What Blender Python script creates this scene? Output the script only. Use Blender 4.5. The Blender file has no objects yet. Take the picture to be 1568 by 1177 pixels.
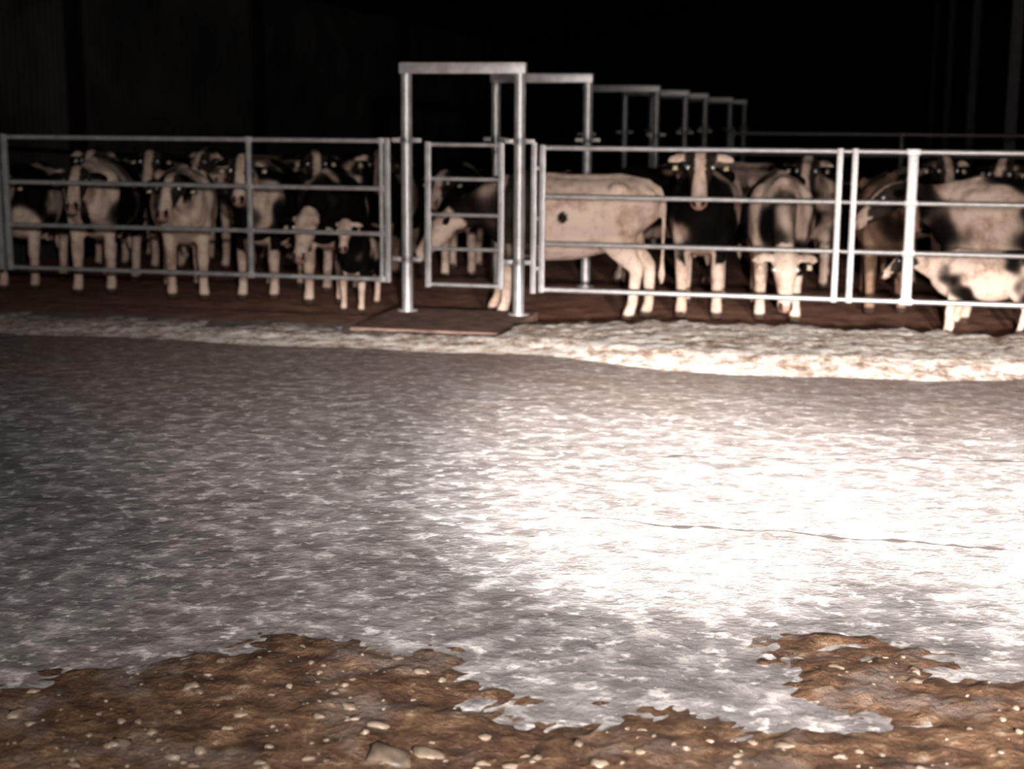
import bpy, bmesh, math, random
from mathutils import Vector, Matrix, noise
random.seed(7)
sc = bpy.context.scene
sc.view_settings.view_transform = 'Standard'
COL = sc.collection
ALPHA = math.radians(13)
CAM = Vector((3.27, -14.43, 2.0))
R_ = Vector((math.cos(ALPHA), math.sin(ALPHA), 0)); F_ = Vector((-math.sin(ALPHA), math.cos(ALPHA), 0))
def veh(lat, d, z=0.0):
    return Vector((CAM.x, CAM.y, 0)) + R_*lat + F_*d + Vector((0, 0, z))

# ------------------------------------------------ materials
def mat(name):
    m = bpy.data.materials.new(name); m.use_nodes = True
    nt = m.node_tree; b = nt.nodes['Principled BSDF']
    return m, nt, b
def N(nt, t, **kw):
    n = nt.nodes.new(t)
    for k, v in kw.items(): setattr(n, k, v)
    return n
def noise_n(nt, scale, detail=4, rough=0.55, vec=None, dist=0.0):
    n = N(nt, 'ShaderNodeTexNoise'); n.inputs['Scale'].default_value = scale
    n.inputs['Detail'].default_value = detail; n.inputs['Roughness'].default_value = rough
    n.inputs['Distortion'].default_value = dist
    if vec: nt.links.new(vec, n.inputs['Vector'])
    return n
def ramp(nt, fac, stops):
    r = N(nt, 'ShaderNodeValToRGB'); nt.links.new(fac, r.inputs[0])
    el = r.color_ramp.elements
    while len(el) < len(stops): el.new(0.5)
    for e, (p, c) in zip(el, stops):
        e.position = p; e.color = (*c, 1) if len(c) == 3 else c
    return r
def mix(nt, fac, a, b, mode='MIX'):
    mx = N(nt, 'ShaderNodeMix', data_type='RGBA', blend_type=mode)
    if isinstance(fac, (int, float)): mx.inputs[0].default_value = fac
    else: nt.links.new(fac, mx.inputs[0])
    for i, s in ((6, a), (7, b)):
        if isinstance(s, tuple): mx.inputs[i].default_value = (*s, 1)
        else: nt.links.new(s, mx.inputs[i])
    return mx.outputs[2]
def bump(nt, b, h, strength, dist, prev=None):
    n = N(nt, 'ShaderNodeBump'); n.inputs['Strength'].default_value = strength; n.inputs['Distance'].default_value = dist
    nt.links.new(h, n.inputs['Height'])
    if prev: nt.links.new(prev.outputs[0], n.inputs['Normal'])
    nt.links.new(n.outputs[0], b.inputs['Normal']); return n
def objvec(nt):
    return N(nt, 'ShaderNodeTexCoord').outputs['Object']

def m_yard():
    m, nt, b = mat('wet_rough_concrete'); v = objvec(nt)
    n1 = noise_n(nt, 6, 4, 0.6, v, .0); n2 = noise_n(nt, 0.5, 4, 0.6, v); n3 = noise_n(nt, 30, 5, 0.7, v); n4 = noise_n(nt, 1.6, 5, .6, v)
    n5 = noise_n(nt, 11, 4, .65, v); n6 = noise_n(nt, 2.2, 4, .6, v)
    c = ramp(nt, n1.outputs[0], [(0.38, (0.20, 0.185, 0.18)), (0.52, (0.29, 0.272, 0.267)), (0.60, (0.40, 0.38, 0.372)), (0.68, (0.66, 0.63, 0.615))])
    c2 = ramp(nt, n2.outputs[0], [(0.3, (0.82, 0.79, 0.77)), (0.65, (1, 1, 1))])
    col = mix(nt, 1.0, c.outputs[0], c2.outputs[0], 'MULTIPLY')
    c3 = ramp(nt, n5.outputs[0], [(0.54, (0, 0, 0)), (0.66, (1, 1, 1))])
    col = mix(nt, c3.outputs[0], col, (0.78, 0.74, 0.72))
    c6 = ramp(nt, n6.outputs[0], [(0.35, (0.76, 0.74, 0.73)), (0.6, (1, 1, 1))])
    col = mix(nt, 1.0, col, c6.outputs[0], 'MULTIPLY')
    # dirt tracked out of the pen: browner close to the fence
    sp = N(nt, 'ShaderNodeSeparateXYZ'); nt.links.new(v, sp.inputs[0])
    mr = N(nt, 'ShaderNodeMapRange'); nt.links.new(sp.outputs[1], mr.inputs[0])
    mr.inputs[1].default_value = -6.2; mr.inputs[2].default_value = -2.6; mr.inputs[3].default_value = 0; mr.inputs[4].default_value = 1.1
    mm = N(nt, 'ShaderNodeMath', operation='MULTIPLY'); nt.links.new(mr.outputs[0], mm.inputs[0]); nt.links.new(n4.outputs[0], mm.inputs[1])
    col = mix(nt, mm.outputs[0], col, (0.27, 0.17, 0.13))
    nt.links.new(col, b.inputs['Base Color'])
    r = ramp(nt, n2.outputs[0], [(0.3, (0.5,)*3), (0.7, (0.7,)*3)]); nt.links.new(r.outputs[0], b.inputs['Roughness'])
    p = bump(nt, b, n1.outputs[0], 0.7, 0.035); bump(nt, b, n3.outputs[0], 0.6, 0.014, p)
    return m
def m_mud():
    m, nt, b = mat('wet_brown_mud'); v = objvec(nt)
    n1 = noise_n(nt, 8, 7, 0.7, v); n2 = noise_n(nt, 45, 4, 0.6, v); n3 = noise_n(nt, 2.6, 5, .65, v)
    c = ramp(nt, n1.outputs[0], [(0.3, (0.02, 0.010, 0.006)), (0.48, (0.095, 0.045, 0.022)), (0.6, (0.18, 0.10, 0.052)), (0.7, (0.38, 0.28, 0.20)), (.8, (.55, .46, .39))])
    g_ = ramp(nt, n3.outputs[0], [(0.52, (0, 0, 0)), (0.68, (.7, .7, .7))])
    col = mix(nt, g_.outputs[0], c.outputs[0], (.22, .18, .16))
    nt.links.new(col, b.inputs['Base Color'])
    b.inputs['Roughness'].default_value = 0.5
    p = bump(nt, b, n1.outputs[0], 1.0, 0.06); bump(nt, b, n2.outputs[0], 0.6, 0.012, p)
    return m
def m_straw():
    m, nt, b = mat('scattered_feed_straw'); v = objvec(nt)
    n1 = noise_n(nt, 6, 6, 0.75, v)
    mp = N(nt, 'ShaderNodeMapping'); mp.inputs['Scale'].default_value = (14, 45, 30); nt.links.new(v, mp.inputs[0])
    n2 = noise_n(nt, 1, 4, 0.6, mp.outputs[0])
    c = ramp(nt, n1.outputs[0], [(0.34, (0.18, 0.10, 0.06)), (0.45, (0.55, 0.42, 0.34)), (0.55, (0.87, 0.80, 0.74))])
    nt.links.new(c.outputs[0], b.inputs['Base Color']); b.inputs['Roughness'].default_value = 0.8
    p = bump(nt, b, n1.outputs[0], 0.5, 0.025); bump(nt, b, n2.outputs[0], 0.7, 0.012, p)
    return m
def m_pen():
    m, nt, b = mat('manure_stained_floor'); v = objvec(nt)
    n1 = noise_n(nt, 3.5, 6, 0.65, v)
    c = ramp(nt, n1.outputs[0], [(0.3, (0.13, 0.055, 0.035)), (0.55, (0.32, 0.15, 0.10)), (0.75, (0.48, 0.29, 0.21))])
    nt.links.new(c.outputs[0], b.inputs['Base Color']); b.inputs['Roughness'].default_value = 0.6
    bump(nt, b, n1.outputs[0], 1.0, 0.12)
    return m
def m_galv(name='galvanised_steel', base=0.5):
    m, nt, b = mat(name); v = objvec(nt)
    n1 = noise_n(nt, 9, 5, 0.6, v)
    c = ramp(nt, n1.outputs[0], [(0.3, (base*0.62, base*0.6, base*0.6)), (0.7, (base, base*0.98, base*0.98))])
    nt.links.new(c.outputs[0], b.inputs['Base Color'])
    b.inputs['Metallic'].default_value = 0.5
    r = ramp(nt, n1.outputs[0], [(0.3, (0.36,)*3), (0.7, (0.5,)*3)]); nt.links.new(r.outputs[0], b.inputs['Roughness'])
    bump(nt, b, n1.outputs[0], 0.1, 0.003)
    return m
def m_simple(name, col, rough=0.7, metal=0.0, sc_=8.0, var=0.3, spec=.5):
    m, nt, b = mat(name); v = objvec(nt)
    n1 = noise_n(nt, sc_, 5, 0.6, v)
    c = ramp(nt, n1.outputs[0], [(0.3, tuple(x*(1-var) for x in col)), (0.7, col)])
    nt.links.new(c.outputs[0], b.inputs['Base Color'])
    b.inputs['Roughness'].default_value = rough; b.inputs['Metallic'].default_value = metal
    b.inputs['Specular IOR Level'].default_value = spec
    return m
def m_coat():
    m, nt, b = mat('cow_coat'); v = objvec(nt)
    a = N(nt, 'ShaderNodeAttribute', attribute_name='coat')
    n1 = noise_n(nt, 5, 5, 0.7, v); n2 = noise_n(nt, 90, 3, 0.6, v)
    c = ramp(nt, n1.outputs[0], [(0.3, (0.50, 0.39, 0.32)), (0.54, (1, 1, 1))])
    nt.links.new(mix(nt, 1.0, a.outputs['Color'], c.outputs[0], 'MULTIPLY'), b.inputs['Base Color'])
    b.inputs['Roughness'].default_value = 0.85
    b.inputs['Specular IOR Level'].default_value = 0.05
    bump(nt, b, n2.outputs[0], 0.4, 0.006)
    return m
M_YARD, M_MUD, M_STRAW, M_PEN = m_yard(), m_mud(), m_straw(), m_pen()
M_GALV = m_galv(base=.66); M_COAT = m_coat(); M_FAR = m_galv('far_steel_dimmed', .3); M_DIM = m_galv('divider_steel_dimmed', .09)  # far frame and divider steel darkened in colour to stand in for weak light
M_EYE = m_simple('cow_eye', (0.95, 1, 1), 0.3, 0.8, 3, 0.05)  # near-white metallic eye colour stands in for eyeshine
M_TAG = m_simple('ear_tag_plastic', (0.85, 0.72, 0.5), 0.5)
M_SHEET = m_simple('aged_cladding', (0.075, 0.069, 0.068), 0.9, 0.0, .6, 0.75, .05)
M_BACK = m_simple('dimmed_cladding', (0.012, 0.012, 0.013), 0.9, 0.0, 1.2, 0.6, .05)  # shade put into the colour: back cladding, roof and column steel near black
M_ROOF = m_simple('roof_sheeting', (0.006, 0.006, 0.007), 0.9, 0, 2, .3, .05)
M_STEEL = m_simple('painted_steel', (0.05, 0.048, 0.05), 0.8, 0.0, 8, .3, .1)
M_STONE = m_simple('wet_stone', (0.27, 0.20, 0.145), 0.5, 0, 9, 0.7)
M_SLAB = m_simple('dirty_threshold_concrete', (0.33, 0.21, 0.17), 0.9, 0, 5, 0.6, .05)
M_CRACK = m_simple('crack_fill', (0.06, 0.045, 0.04), 0.8)

def finish(bm, name, mats, smooth=True):
    me = bpy.data.meshes.new(name); bm.to_mesh(me); bm.free()
    for m in mats: me.materials.append(m)
    if smooth: me.polygons.foreach_set('use_smooth', [True]*len(me.polygons))
    o = bpy.data.objects.new(name, me); COL.objects.link(o); return o

# ------------------------------------------------ mesh helpers
def loft(bm, P, R, n=14, side=None, mi=0):
    P = [Vector(p) for p in P]; rings = []
    for i, p in enumerate(P):
        a = P[max(i-1, 0)]; c = P[min(i+1, len(P)-1)]; d = (c-a).normalized()
        s = Vector(side) if side is not None else d.cross(Vector((0, 0, 1)))
        if s.length < 1e-4: s = Vector((0, 1, 0))
        s = (s - d*s.dot(d)).normalized(); u = d.cross(s)
        rw, rh = R[i] if isinstance(R[i], tuple) else (R[i], R[i])
        rings.append([bm.verts.new(p + s*math.cos(2*math.pi*k/n)*rw + u*math.sin(2*math.pi*k/n)*rh) for k in range(n)])
    fs = []
    for a, b in zip(rings, rings[1:]):
        for k in range(n): fs.append(bm.faces.new((a[k], a[(k+1) % n], b[(k+1) % n], b[k])))
    fs.append(bm.faces.new(list(reversed(rings[0])))); fs.append(bm.faces.new(rings[-1]))
    for f in fs: f.material_index = mi
def box(bm, c, s, mi=0, bev=0.0, rot=None):
    r = bmesh.ops.create_cube(bm, size=1.0); vs = r['verts']
    M = Matrix.Translation(Vector(c)) @ (rot if rot else Matrix.Identity(4)) @ Matrix.Diagonal((*s, 1))
    bmesh.ops.transform(bm, matrix=M, verts=vs)
    fs = {f for v in vs for f in v.link_faces}
    for f in fs: f.material_index = mi
    if bev > 0:
        bmesh.ops.bevel(bm, geom=list({e for v in vs for e in v.link_edges}), offset=bev, segments=2, affect='EDGES', profile=0.6)
def ball(bm, c, s, mi=0, sub=2):
    r = bmesh.ops.create_icosphere(bm, subdivisions=sub, radius=1.0)
    bmesh.ops.transform(bm, matrix=Matrix.Translation(Vector(c)) @ Matrix.Diagonal((*s, 1)), verts=r['verts'])
    for f in {f for v in r['verts'] for f in v.link_faces}: f.material_index = mi
def smooth_by_angle(o, ang=40):
    me = o.data
    bm = bmesh.new(); bm.from_mesh(me)
    for e in bm.edges:
        e.smooth = not (len(e.link_faces) == 2 and e.calc_face_angle(0) > math.radians(ang))
    bm.to_mesh(me); bm.free()

# ------------------------------------------------ ground
bm = bmesh.new()
v = [bm.verts.new(p) for p in ((-16, -22, 0), (18, -22, 0), (18, -0.9, 0), (-16, -0.9, 0))]; bm.faces.new(v)
finish(bm, 'floor', [M_YARD], False)
bm = bmesh.new()
ys = [-0.9, -0.25, 0.25, 48]; zs = [0.0, -0.01, -0.10, -0.10]
rows = [[bm.verts.new((x, y, z)) for x in (-16, 18)] for y, z in zip(ys, zs)]
for a, b in zip(rows, rows[1:]): bm.faces.new((a[0], a[1], b[1], b[0]))
finish(bm, 'ground_pen', [M_PEN], False)

# cracks across the concrete
def crack(name, l0, l1, d0, d1, wmax, sd):
    bm = bmesh.new(); prev = None
    for i in range(110):
        t = i/109; p = veh(l0+(l1-l0)*t, d0+(d1-d0)*t+.07*noise.noise(Vector((t*7, sd, 0)))+.02*noise.noise(Vector((t*40, 4+sd, 0))), .003)
        w_ = .004+wmax*abs(noise.noise(Vector((t*14, 8+sd, 0))))
        a = bm.verts.new(p-F_*w_); b = bm.verts.new(p+F_*w_)
        if prev: bm.faces.new((prev[0], a, b, prev[1]))
        prev = (a, b)
    finish(bm, name, [M_CRACK], False)
crack('floor_crack', .35, 2.35, 7.22, 6.72, .045, 0)
crack('floor_crack', .9, 3.2, 8.6, 8.55, .025, 5)

# foreground mud (vehicle frame: lat, depth)
poly = [(-8, 4.7), (-3, 4.8), (-1.8, 4.92), (-1.38, 5.07), (-1.09, 5.3), (-.92, 5.41), (-.56, 5.37), (-.25, 5.24), (-.147, 4.92), (0, 4.68),
        (.163, 4.555), (.48, 4.69), (.69, 4.66), (.89, 4.555), (1.28, 4.43), (1.34, 4.60), (1.13, 4.86), (1.06, 5.10), (1.04, 5.37), (1.18, 5.43),
        (1.52, 5.3), (1.61, 5.1), (1.88, 5.03), (3, 5.1), (8, 5.0), (8, -1), (-8, -1)]
def sdf(x, y):
    best = 1e9; ins = False; n = len(poly)
    for i in range(n):
        ax, ay = poly[i]; bx, by = poly[(i+1) % n]
        dx, dy = bx-ax, by-ay
        t = max(0, min(1, ((x-ax)*dx+(y-ay)*dy)/(dx*dx+dy*dy)))
        q = (x-ax-t*dx)**2+(y-ay-t*dy)**2
        if q < best: best = q
        if (ay > y) != (by > y) and x < dx*(y-ay)/(dy)+ax: ins = not ins
    return math.sqrt(best)*(1 if ins else -1)
def mud_h(x, y):
    s = sdf(x, y) + .05 + 0.20*noise.noise(Vector((x*3.1, y*5, 0))) + 0.16*noise.noise(Vector((x*11, y*16, 3))) + 0.10*noise.noise(Vector((x*28, y*40, 3)))
    h = 0.022*max(-1, min(1, s/0.25))
    if h > 0: h += max(0, min(1, s/0.2))*(0.018*noise.noise(Vector((x*7, y*7, 9)))+0.014*noise.noise(Vector((x*19, y*19, 5)))) 
    return h
bm = bmesh.new(); nx, ny = 300, 120; x0, x1, y0, y1 = -4.6, 4.6, 2.2, 5.75
g = [[None]*(ny+1) for _ in range(nx+1)]
for i in range(nx+1):
    for j in range(ny+1):
        x = x0+(x1-x0)*i/nx; y = y0+(y1-y0)*j/ny
        g[i][j] = bm.verts.new((x, y, mud_h(x, y)))
for i in range(nx):
    for j in range(ny):
        q = (g[i][j], g[i+1][j], g[i+1][j+1], g[i][j+1])
        if max(w.co.z for w in q) > -0.004: bm.faces.new(q)
bmesh.ops.delete(bm, geom=[w for w in bm.verts if not w.link_faces], context='VERTS')
mud = finish(bm, 'mud_patch', [M_MUD]); mud.location = (CAM.x, CAM.y, 0); mud.rotation_euler = (0, 0, ALPHA)

# stones in the mud
bm = bmesh.new()
def stone(x, y, r, fl=0.6):
    h = mud_h(x, y)
    s = bmesh.ops.create_icosphere(bm, subdivisions=2, radius=1.0)['verts']
    sd = random.random()*50; ang = random.random()*3.1; ex = random.uniform(1, 1.8)
    for w in s:
        k = 1+0.6*noise.noise(w.co*1.5+Vector((sd, 0, 0)))
        w.co = Vector((w.co.x*k*ex*r, w.co.y*k*r, w.co.z*k*r*fl))
    bmesh.ops.transform(bm, matrix=Matrix.Translation((x, y, max(h, 0)+r*fl*0.05)) @ Matrix.Rotation(ang, 4, 'Z'), verts=s)
cnt = 0
while cnt < 460:
    x = random.uniform(-2.3, 2.4); y = random.uniform(4.0, 5.4)
    if sdf(x, y) > 0.03:
        stone(x, y, random.choice([.004, .005, .006, .008, .012, .018]) * random.uniform(.8, 1.3)); cnt += 1
for x, y, r in [(-.38, 4.34, .055), (-.26, 4.37, .04), (-1.25, 4.43, .035), (-.08, 4.47, .022), (.72, 4.36, .018), (-.55, 4.75, .022), (-.9, 4.66, .02)]:
    stone(x, y, r, 0.35)
o = finish(bm, 'gravel', [M_STONE]); o.parent = mud

# feed / straw strip in front of the fence
bm = bmesh.new(); nx, ny = 340, 70; x0, x1, y0, y1 = -9, 9, -3.3, 0.15
g = [[None]*(ny+1) for _ in range(nx+1)]
for i in range(nx+1):
    for j in range(ny+1):
        x = x0+(x1-x0)*i/nx; y = y0+(y1-y0)*j/ny
        front = -2.35-.5*math.exp(-((x-2.9)/1.5)**2)+0.22*noise.noise(Vector((x*0.8, 1, 0)))+0.07*noise.noise(Vector((x*4, 1, 0)))
        tt = max(0, min(1, (x+1.5)/3.0))
        back = -1.15+1.1*tt+0.25*noise.noise(Vector((x*1.7, 7, 0)))+0.30*noise.noise(Vector((x*6, 7, 0)))
        s = min(y-front, back-y)
        if -1.45 < x < 0.2: s = min(s, -1.32-y)
        h = (0.04+0.05*tt)*max(-1, min(1, s/0.5)) + (0.015*noise.noise(Vector((x*5, y*5, 2)))+0.025*noise.noise(Vector((x*14, y*14, 2)))) * max(0, min(1, s/.2))
        g[i][j] = bm.verts.new((x, y, h))
for i in range(nx):
    for j in range(ny):
        q = (g[i][j], g[i+1][j], g[i+1][j+1], g[i][j+1])
        if max(w.co.z for w in q) > -0.004: bm.faces.new(q)
bmesh.ops.delete(bm, geom=[w for w in bm.verts if not w.link_faces], context='VERTS')
finish(bm, 'straw_strip', [M_STRAW])

# threshold slab
bm = bmesh.new(); box(bm, (-0.60, -0.53, -0.02), (1.5, 1.55, 0.10), bev=0.02)
finish(bm, 'threshold_slab', [M_SLAB], False)

# ------------------------------------------------ steelwork
def clamp(bm, x, y, z, rp, dirx):
    loft(bm, [(x, y, z-.035), (x, y, z+.035)], [rp+.012]*2, 20, (1, 0, 0))
    box(bm, (x+dirx*(rp+.05), y, z), (.10, .05, .045), bev=.006)
    loft(bm, [(x+dirx*(rp+.05), y-.045, z), (x+dirx*(rp+.05), y+.045, z)], [.011]*2, 8, (1, 0, 0))
    loft(bm, [(x, y-rp-.035, z+.0), (x, y-rp, z)], [.012]*2, 8, (1, 0, 0))
def gate_frame(y, base, main=True, w=1.17):
    bm = bmesh.new(); r = 0.056
    for x in (0, -w):
        loft(bm, [(x, y, base), (x, y, 2.44)], [r, r], 24, (1, 0, 0))
        loft(bm, [(x, y, base), (x, y, base+.014)], [r+.05]*2, 24, (1, 0, 0))
    box(bm, (-w/2, y, 2.47), (w+2*r+.012, .125, .11), bev=.012)
    for x, dx in ((0, 1), (0, -1), (-w, 1), (-w, -1)):
        for z in (.56, 1.76) if main else (1.72,): clamp(bm, x, y, z, r, dx)
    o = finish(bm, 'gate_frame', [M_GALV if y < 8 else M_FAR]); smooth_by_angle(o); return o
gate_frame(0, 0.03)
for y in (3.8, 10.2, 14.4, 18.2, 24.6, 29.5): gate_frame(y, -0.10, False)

def railbar(bm, xa, xb, z, y=0, r=.024): loft(bm, [(xa, y, z), (xb, y, z)], [r, r], 14, (0, 1, 0))
def panel(name, xa, xb, rails, uprights, y=0, rr=.024, ends=True):
    bm = bmesh.new()
    za, zb = rails[0]-.03, rails[-1]+.03
    if ends:
        for x in (xa, xb): box(bm, (x, y, (za+zb)/2), (.06, .05, zb-za), bev=.008)
    for z in rails: railbar(bm, xa, xb, z, y, rr)
    for x, w, t in uprights:
        box(bm, (x, y-.004, (za+zb)/2), (w, t, zb-za), bev=.006)
        for z in rails:
            box(bm, (x, y, z), (w+.03, t+.014, .058), bev=.005)
    o = finish(bm, name, [M_GALV]); smooth_by_angle(o); return o
lr = [.345, .81, 1.27, 1.75]; rr_ = [.293, .754, 1.224, 1.70]
panel('fence_panel', -5.70, -1.375, lr, [(-2.876, .05, .05), (-1.44, .035, .04)])
panel('fence_panel', -9.6, -5.80, lr, [(-7.6, .05, .05)])
panel('pedestrian_gate', -.945, -.185, [.31, .675, 1.02, 1.38, 1.72], [], rr=.02)
pr = panel('fence_panel', .235, 3.11, rr_, [])
panel('fence_panel', 3.25, 9.4, rr_, [(3.78, .095, .06), (6.6, .05, .05)])
bm = bmesh.new()
box(bm, (.150, 0, 1.0), (.055, .055, 1.5), bev=.008)
for z in (.5, 1.0, 1.5): box(bm, (.19, 0, z), (.05, .03, .04), bev=.004)
o = finish(bm, 'hinge_stile', [M_GALV]); smooth_by_angle(o); o.parent = pr
bm = bmesh.new()
for z in rr_: railbar(bm, 3.1, 3.26, z, 0, .02)
o = finish(bm, 'panel_coupler', [M_GALV]); smooth_by_angle(o); o.parent = pr
for x in (-9.68, 9.48):
    bm = bmesh.new(); loft(bm, [(x, 0, -.05), (x, 0, 1.9), (x, 0, 1.92)], [.05, .05, .03], 20, (1, 0, 0))
    o = finish(bm, 'fence_post', [M_GALV]); smooth_by_angle(o)
for y, xa, xb in ((11.0, 1.2, 9.5),):
    bm = bmesh.new()
    for z in (.5, .95, 1.4, 1.75): railbar(bm, xa, xb, z, y, .025)
    for i in range(4):
        x = xa+(xb-xa)*i/3
        loft(bm, [(x, y, -.1), (x, y, 1.78)], [.04, .04], 16, (1, 0, 0))
    o = finish(bm, 'pen_divider', [M_DIM]); smooth_by_angle(o)

# ------------------------------------------------ barn shell
def corrugated(name, p0, p1, h0, h1, m, pitch=.16, amp=.004):
    p0, p1 = Vector(p0), Vector(p1); L = (p1-p0).length; d = (p1-p0)/L; nrm = Vector((-d.y, d.x, 0))
    n = int(L/pitch*4); bm = bmesh.new(); prev = None
    for i in range(n+1):
        q = p0+d*(L*i/n)+nrm*(amp*[0, 1, 1, 0][i % 4])
        a = bm.verts.new((q.x, q.y, h0)); b = bm.verts.new((q.x, q.y, h1))
        if prev: bm.faces.new((prev[0], a, b, prev[1]))
        prev = (a, b)
    return finish(bm, name, [m], False)
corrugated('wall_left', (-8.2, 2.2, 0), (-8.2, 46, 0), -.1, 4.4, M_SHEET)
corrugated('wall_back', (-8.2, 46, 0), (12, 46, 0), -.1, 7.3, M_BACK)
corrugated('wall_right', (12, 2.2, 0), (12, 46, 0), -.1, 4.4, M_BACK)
bm = bmesh.new()
rows = [[bm.verts.new((x, y, z)) for x, z in ((-8.8, 4.35), (2, 7.2), (12.6, 4.35))] for y in (1.5, 46.3)]
for k in range(2): bm.faces.new((rows[0][k], rows[0][k+1], rows[1][k+1], rows[1][k]))
for k in range(7):
    for sgn in (-1, 1):
        x = 2+sgn*(1+k*1.5); z = 7.2-abs(x-2)*0.264-.1
        box(bm, (x, 23.9, z), (.07, 44.6, .16))
finish(bm, 'ceiling', [M_ROOF], False)
for y in (5.6, 12.5, 22, 32, 42):
    for x in (-7.95, 5.8, 11.75):
        if y == 5.6 and x == 5.8: continue
        bm = bmesh.new(); top = 7.2-abs(x-2)*0.264-.05
        box(bm, (x, y-.09, (top-.1)/2), (.18, .015, top+.1)); box(bm, (x, y+.09, (top-.1)/2), (.18, .015, top+.1)); box(bm, (x, y, (top-.1)/2), (.012, .18, top+.1))
        box(bm, (x, y, -.09), (.28, .28, .02))
        finish(bm, 'barn_column', [M_STEEL if x != -7.95 else M_ROOF], False)
    bm = bmesh.new()
    for sgn, xe in ((-1, -8), (1, 11.8)):
        L = abs(xe-2); mid = Vector(((2+xe)/2, y, 7.2-L*0.132-.2))
        ang = math.atan(.264)*(-sgn)
        box(bm, mid, (L/math.cos(ang), .12, .24), rot=Matrix.Rotation(-ang, 4, 'Y'))
    finish(bm, 'roof_rafter', [M_ROOF], False)

# ------------------------------------------------ cows
WHITE = Vector((.90, .70, .58)); BLACK = Vector((.008, .006, .0055)); TAN = Vector((.42, .28, .20)); PINK = Vector((.55, .33, .27)); DIRT = Vector((.34, .18, .11))
def cow(name, x, y, heading, pose='up', s=1.0, hyaw=0.0, coat='patch', seed=0, stride=(0, 0, 0, 0), zb=-.10, vox=.024, thr=0.0, udder=True, whiteface=False):
    bm = bmesh.new(); Y = (0, 1, 0)
    T = [(-.86, 1.22, .07, .10), (-.80, 1.19, .17, .20), (-.66, 1.15, .255, .27), (-.50, 1.09, .285, .33), (-.30, 1.03, .31, .375), (-.02, .99, .365, .41),
         (.25, .99, .36, .425), (.46, 1.02, .30, .41), (.64, 1.07, .235, .36), (.78, 1.12, .17, .28), (.86, 1.14, .10, .16)]
    loft(bm, [(t[0], 0, t[1]) for t in T], [(t[2], t[3]) for t in T], 22, Y)
    loft(bm, [(-.80, 0, 1.34), (-.5, 0, 1.385), (0, 0, 1.375), (.45, 0, 1.40), (.62, 0, 1.36)], [.05, .06, .055, .065, .05], 10, Y)
    for sy in (-1, 1):
        ball(bm, (-.50, sy*.235, 1.30), (.10, .07, .07)); ball(bm, (-.80, sy*.12, 1.24), (.06, .05, .06))
        ball(bm, (.50, sy*.19, 1.10), (.17, .12, .24))
    if udder:
        ball(bm, (-.40, 0, .66), (.20, .16, .15))
        for a in (-.48, -.33):
            for sy in (-1, 1): loft(bm, [(a, sy*.08, .58), (a, sy*.085, .49)], [.028, .02], 8, Y)
    for k, (sy, fr) in enumerate(((1, 1), (-1, 1), (1, 0), (-1, 0))):
        dx = stride[k]
        if fr:
            P = [(.54, sy*.17, 1.02), (.50+dx*.15, sy*.185, .80), (.50+dx*.35, sy*.175, .62), (.52+dx*.6, sy*.165, .43), (.51+dx*.75, sy*.165, .36), (.50+dx*.95, sy*.165, .17), (.515+dx, sy*.165, .12), (.535+dx, sy*.165, .055), (.545+dx, sy*.165, 0.0)]
            Rr = [(.10, .15), (.09, .12), (.070, .08), (.066, .068), (.056, .056), (.05, .05), (.056, .056), (.058, .062), (.066, .078)]
        else:
            P = [(-.56, sy*.16, 1.12), (-.50, sy*.20, .95), (-.50+dx*.2, sy*.205, .78), (-.60+dx*.4, sy*.19, .62), (-.68+dx*.6, sy*.175, .52), (-.665+dx*.7, sy*.17, .44), (-.63+dx*.95, sy*.17, .17), (-.61+dx, sy*.17, .12), (-.59+dx, sy*.17, .055), (-.58+dx, sy*.17, 0.0)]
            Rr = [(.13, .23), (.125, .24), (.10, .19), (.07, .11), (.06, .075), (.055, .065), (.05, .052), (.056, .056), (.058, .062), (.066, .078)]
        loft(bm, P, Rr, 14, Y)
    loft(bm, [(-.80, 0, 1.33), (-.88, 0, 1.30), (-.93, .01, 1.15), (-.93, .02, .9), (-.92, .03, .62), (-.92, .03, .45), (-.92, .03, .36)], [.03, .032, .027, .023, .022, .04, .015], 10, Y)
    poses = {'up': ((.86, 1.27), (1.03, 1.42), (1.14, 1.54), 52), 'level': ((.90, 1.17), (1.10, 1.24), (1.25, 1.30), 38),
             'mid': ((.90, 1.08), (1.08, 1.02), (1.22, .98), 50), 'down': ((.90, 1.00), (1.05, .82), (1.13, .70), 66)}
    n1, n2, hp, pit = poses[pose]; cy, sy_ = math.cos(hyaw), math.sin(hyaw); piv = Vector((.72, 0, 0))
    def yw(p, k=1.0):
        a = hyaw*k; q = Vector((p[0], 0, p[1]))-piv
        return piv+Vector((q.x*math.cos(a), q.x*math.sin(a), q.z))
    side = Vector((-sy_, cy, 0)); A = yw(n1, .6); B = yw(n2, .9); H = yw(hp)
    loft(bm, [(.50, 0, 1.10), tuple(piv+Vector((0, 0, 1.14))), A, B, H], [(.17, .33), (.155, .28), (.115, .20), (.095, .15), (.085, .12)], 16, side)
    pt = math.radians(pit); hd = Vector((cy*math.cos(pt), sy_*math.cos(pt), -math.sin(pt))); up = hd.cross(side)
    if up.z < 0: up = -up
    HR = [(-.07, .07, .06), (-.03, .095, .09), (.04, .11, .115), (.12, .118, .13), (.20, .105, .125), (.29, .083, .105), (.38, .07, .083), (.45, .078, .077), (.50, .078, .07), (.54, .062, .052), (.555, .035, .03)]
    loft(bm, [H+hd*a-up*(.015 if a > .1 else 0) for a, _, _ in HR], [(b, c) for _, b, c in HR], 16, side)
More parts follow.
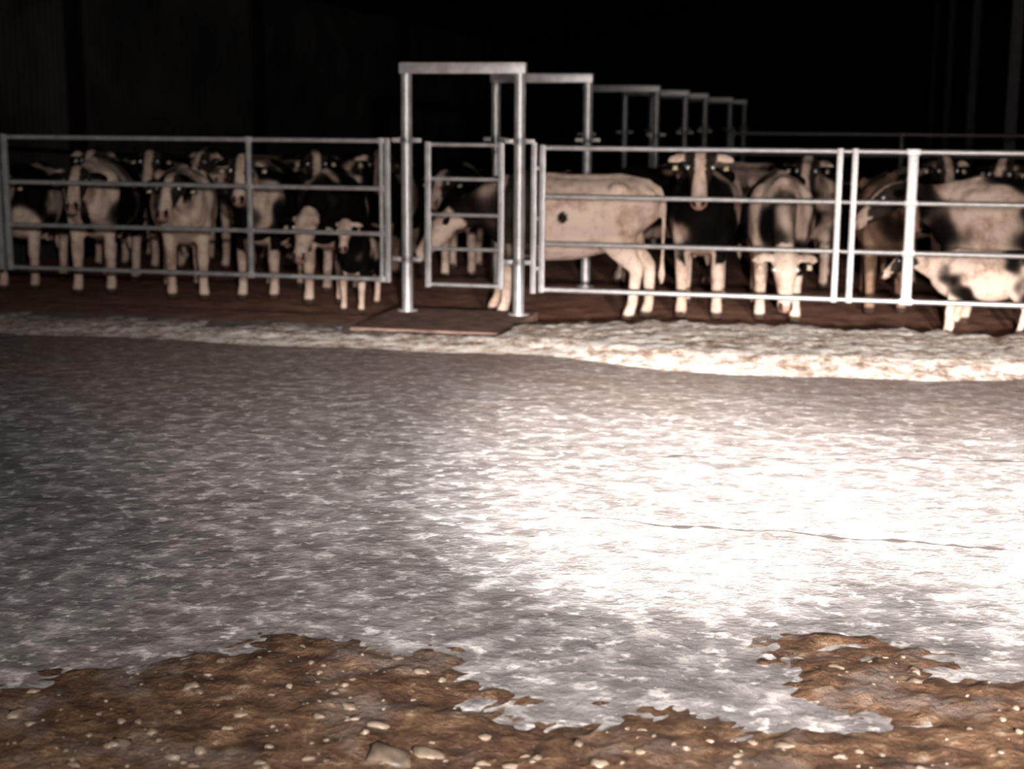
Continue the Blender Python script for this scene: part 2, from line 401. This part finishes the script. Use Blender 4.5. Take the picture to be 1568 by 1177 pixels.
    for sg in (-1, 1):
        e0 = H+hd*.03+side*sg*.09+up*.02
        ed = (side*sg + Vector((0, 0, .05)) - hd*.05).normalized()
        L = [(0, .025, .022), (.05, .045, .024), (.11, .062, .024), (.17, .05, .02), (.22, .018, .012)]
        loft(bm, [e0+ed*a-Vector((0, 0, a*a*1.2)) for a, _, _ in L], [(c, b) for _, b, c in L], 12, up)
        ball(bm, H+hd*.16+side*sg*.098+up*.05, (.032, .032, .028))
    bmesh.ops.recalc_face_normals(bm, faces=bm.faces)
    me = bpy.data.meshes.new('tmp'); bm.to_mesh(me); bm.free()
    o = bpy.data.objects.new('tmp', me); COL.objects.link(o)
    md = o.modifiers.new('r', 'REMESH'); md.mode = 'VOXEL'; md.voxel_size = vox
    ms = o.modifiers.new('s', 'SMOOTH'); ms.factor = .5; ms.iterations = 3
    dg = bpy.context.evaluated_depsgraph_get(); me2 = bpy.data.meshes.new_from_object(o.evaluated_get(dg))
    bpy.data.objects.remove(o); bpy.data.meshes.remove(me)
    bm = bmesh.new(); bm.from_mesh(me2)
    for sg in (-1, 1):
        c = H+hd*.16+side*sg*.108+up*.052
        ball(bm, c, (.024,)*3, 1, 2)
        e = H+hd*.03+side*sg*.225-Vector((0, 0, .055))+hd*.03
        rot = Matrix(((*side[:], 0), (*hd[:], 0), (*up[:], 0), (0, 0, 0, 1))).transposed()
        box(bm, e, (.045, .055, .006), 2, rot=rot)
    for v_ in bm.verts: v_.co.z = max(v_.co.z, 0.0)
    bm.to_mesh(me2); bm.free()
    me2.name = name
    for m_ in (M_COAT, M_EYE, M_TAG): me2.materials.append(m_)
    off = Vector((seed*7.3, seed*3.1, seed*1.7)); at = me2.attributes.new('coat', 'FLOAT_COLOR', 'POINT'); buf = []
    for vt in me2.vertices:
        p = vt.co; q = p-H; a = q.dot(hd); w = q.dot(side); u = q.dot(up)
        nz = noise.noise(p*1.9+off)+.3*noise.noise(p*5+off)
        head = -.08 < a < .62 and abs(w) < .135 and abs(u) < .17
        if coat == 'patch': f = (nz-thr-.02)*24
        elif coat == 'cream': f = 4 if p.x < .30 else (nz-.05)*9
        elif coat == 'dark': f = (nz-.27)*24
        elif coat == 'chestwhite': f = (nz+.02+(.35 if p.x > .55 and p.z < 1.15 and abs(p.y) > .05 else -.2))*20
        elif coat == 'white': f = (nz+.06)*20
        else: f = (nz+.35)*9
        if coat == 'cream':
            dd = (p-Vector((.02, p.y, 1.02))).length
            if dd < .055: f = -4
            if .25 < p.x < .62 and p.z > .75: f = -3
        if p.z < .56+.15*nz: f = max(f, 2)
        if p.z < .70 and abs(p.y) < .14 and -.3 < p.x < .6: f = max(f, 2)
        if head:
            f = 3 if (abs(w) < .045+.06*max(0, (a-.25)/.3) and u > -.05) or a > .42 else -3
            if whiteface: f = 4
        f = 1/(1+math.exp(-max(-20, min(20, f))))
        hi = TAN if coat == 'tan' else WHITE
        c = BLACK.lerp(hi, f)
        if head and a > .50: c = PINK*0.8
        if head and a > .47 and abs(abs(w)-.045) < .018 and u > 0: c = BLACK
        if p.z < .5: c = c.lerp(DIRT, min(.6, max(0, (.45-p.z)*1.2)*(.5+nz)))
        if p.z < .075: c = Vector((.06, .04, .03))
        buf.extend((c.x, c.y, c.z, 1))
    at.data.foreach_set('color', buf)
    me2.polygons.foreach_set('use_smooth', [True]*len(me2.polygons))
    o = bpy.data.objects.new(name, me2); COL.objects.link(o)
    o.location = (x, y, zb); o.rotation_euler = (0, 0, math.radians(heading)); o.scale = (s,)*3
    return o
# near row, right side
cow('dairy_cow', .36, .85, 182, 'mid', 1.06, .25, 'cream', 1, (.12, .28, -.02, -.16), udder=False, whiteface=True)
cow('dairy_cow', 1.66, 1.75, -86, 'up', 1.12, 0, 'patch', 2, (0, .06, -.1, .1), thr=.12)
cow('dairy_cow', 2.46, 1.75, -84, 'down', 1.08, .05, 'white', 4, (.1, -.05, 0, .1), whiteface=True)
cow('dairy_cow', 3.62, 2.75, -88, 'level', 1.05, .2, 'tan', 5, (.0, .1, .1, 0), whiteface=True)
cow('dairy_cow', 4.98, 1.35, 178, 'level', 1.06, .30, 'patch', 6, (.1, 0, .1, -.1), thr=-.0)
cow('dairy_calf', 4.55, .50, 182, 'level', .60, .05, 'white', 7, (.1, 0, .1, -.1), udder=False)
# near row, left side
cow('dairy_cow', -2.60, 1.75, -80, 'mid', 1.04, -.1, 'dark', 8, (0, .1, 0, .1), whiteface=True)
cow('dairy_cow', -3.44, 1.95, -84, 'up', 1.04, .1, 'dark', 9, (0, .1, 0, .1))
cow('dairy_cow', -4.42, 1.65, -62, 'level', 1.06, -.3, 'chestwhite', 10, (.1, -.1, 0, .1))
cow('dairy_cow', -5.56, 1.9, -76, 'level', 1.10, .1, 'chestwhite', 14, (.0, .1, .05, -.05))
cow('dairy_cow', -6.62, 2.0, -76, 'level', 1.04, .1, 'patch', 12, (0, .1, 0, .1), thr=.1)
cow('dairy_calf', -2.02, 1.0, -85, 'up', .64, .1, 'dark', 45, (.1, 0, .1, -.1), udder=False, whiteface=True)
# second row
k = 20
for x, y, h, ps, ct in ((-6.9, 4.9, -80, 'up', 'patch'), (-5.9, 4.7, -85, 'up', 'dark'), (-4.9, 5.0, -95, 'up', 'patch'), (-3.9, 4.7, -75, 'up', 'patch'), (-2.9, 4.9, -85, 'up', 'patch'), (-1.9, 4.9, -80, 'level', 'dark'),
                        (.95, 4.2, 175, 'level', 'dark'), (2.75, 4.9, -90, 'up', 'patch'), (4.0, 5.6, -75, 'up', 'patch'), (5.2, 4.6, -100, 'up', 'patch'), (6.5, 4.8, -80, 'up', 'dark'), (6.7, 1.9, -100, 'level', 'patch'),
                        (1.8, 7.2, 170, 'level', 'white'), (-5.6, 7.6, 10, 'level', 'white')):
    cow('dairy_cow', x, y, h, ps, 1.03, random.uniform(-.3, .3), ct, k, (0, .1, 0, .1), vox=.03, thr=.08); k += 1

# ------------------------------------------------ camera
cd = bpy.data.cameras.new('camera'); cam = bpy.data.objects.new('camera', cd); COL.objects.link(cam)
cd.sensor_width = 36; cd.lens = 36*2300/1599; cd.clip_end = 200
cam.matrix_world = Matrix.Translation(CAM) @ Matrix.Rotation(ALPHA, 4, 'Z') @ Matrix.Rotation(math.radians(90-10.3), 4, 'X') @ Matrix.Rotation(math.radians(.4), 4, 'Z')
cd.dof.use_dof = True; cd.dof.focus_distance = 6.5; cd.dof.aperture_fstop = 2.0
sc.camera = cam

# ------------------------------------------------ lights: vehicle headlamps and an added fill
def lamp(name, pos, tgt, P, cone, blend=1.0, col=(1, .93, .87), scale=(1, 1, 1), r=.06):
    l = bpy.data.lights.new(name, 'SPOT'); l.energy = P; l.spot_size = math.radians(cone); l.spot_blend = blend; l.color = col; l.shadow_soft_size = r
    o = bpy.data.objects.new(name, l); COL.objects.link(o); o.location = pos
    o.rotation_euler = (tgt-pos).to_track_quat('-Z', 'Y').to_euler(); o.scale = scale
for la, tl, td, e in ((.45, .85, 7.9, 48000), (2.05, 2.75, 7.1, 34000)):
    lamp('headlamp_low_beam', veh(la, -.6, 1.65), veh(tl, td, 0), e, 21, 1.0, (1, .965, .93), (1, .42, 1))
    lamp('headlamp_spill', veh(la, -.6, 1.65), veh(tl+.5, 9.9, 0), 12000, 56, 1.0, (1, .93, .88), (1, .2, 1))
    lamp('headlamp_near_spill', veh(la, -.6, 1.65), veh(tl+.4, 6.1, 0), 4200, 56, 1.0, (1, .95, .92), (1, .4, 1))
    lamp('headlamp_main_beam', veh(la, -.6, 1.75), veh(la+2.4, 13, 0.6), 1250, 56, 1.0, (1, .86, .78))
lamp('left_yard_fill', veh(.6, -1.2, 2.6), veh(-.9, 8.0, 0), 2700, 105, 1.0, (1, .94, .90))  # added unseen flood that fills the left of the yard
w = bpy.data.worlds.new('night'); sc.world = w; w.use_nodes = True
w.node_tree.nodes['Background'].inputs[0].default_value = (.6, .6, .7, 1); w.node_tree.nodes['Background'].inputs[1].default_value = .004
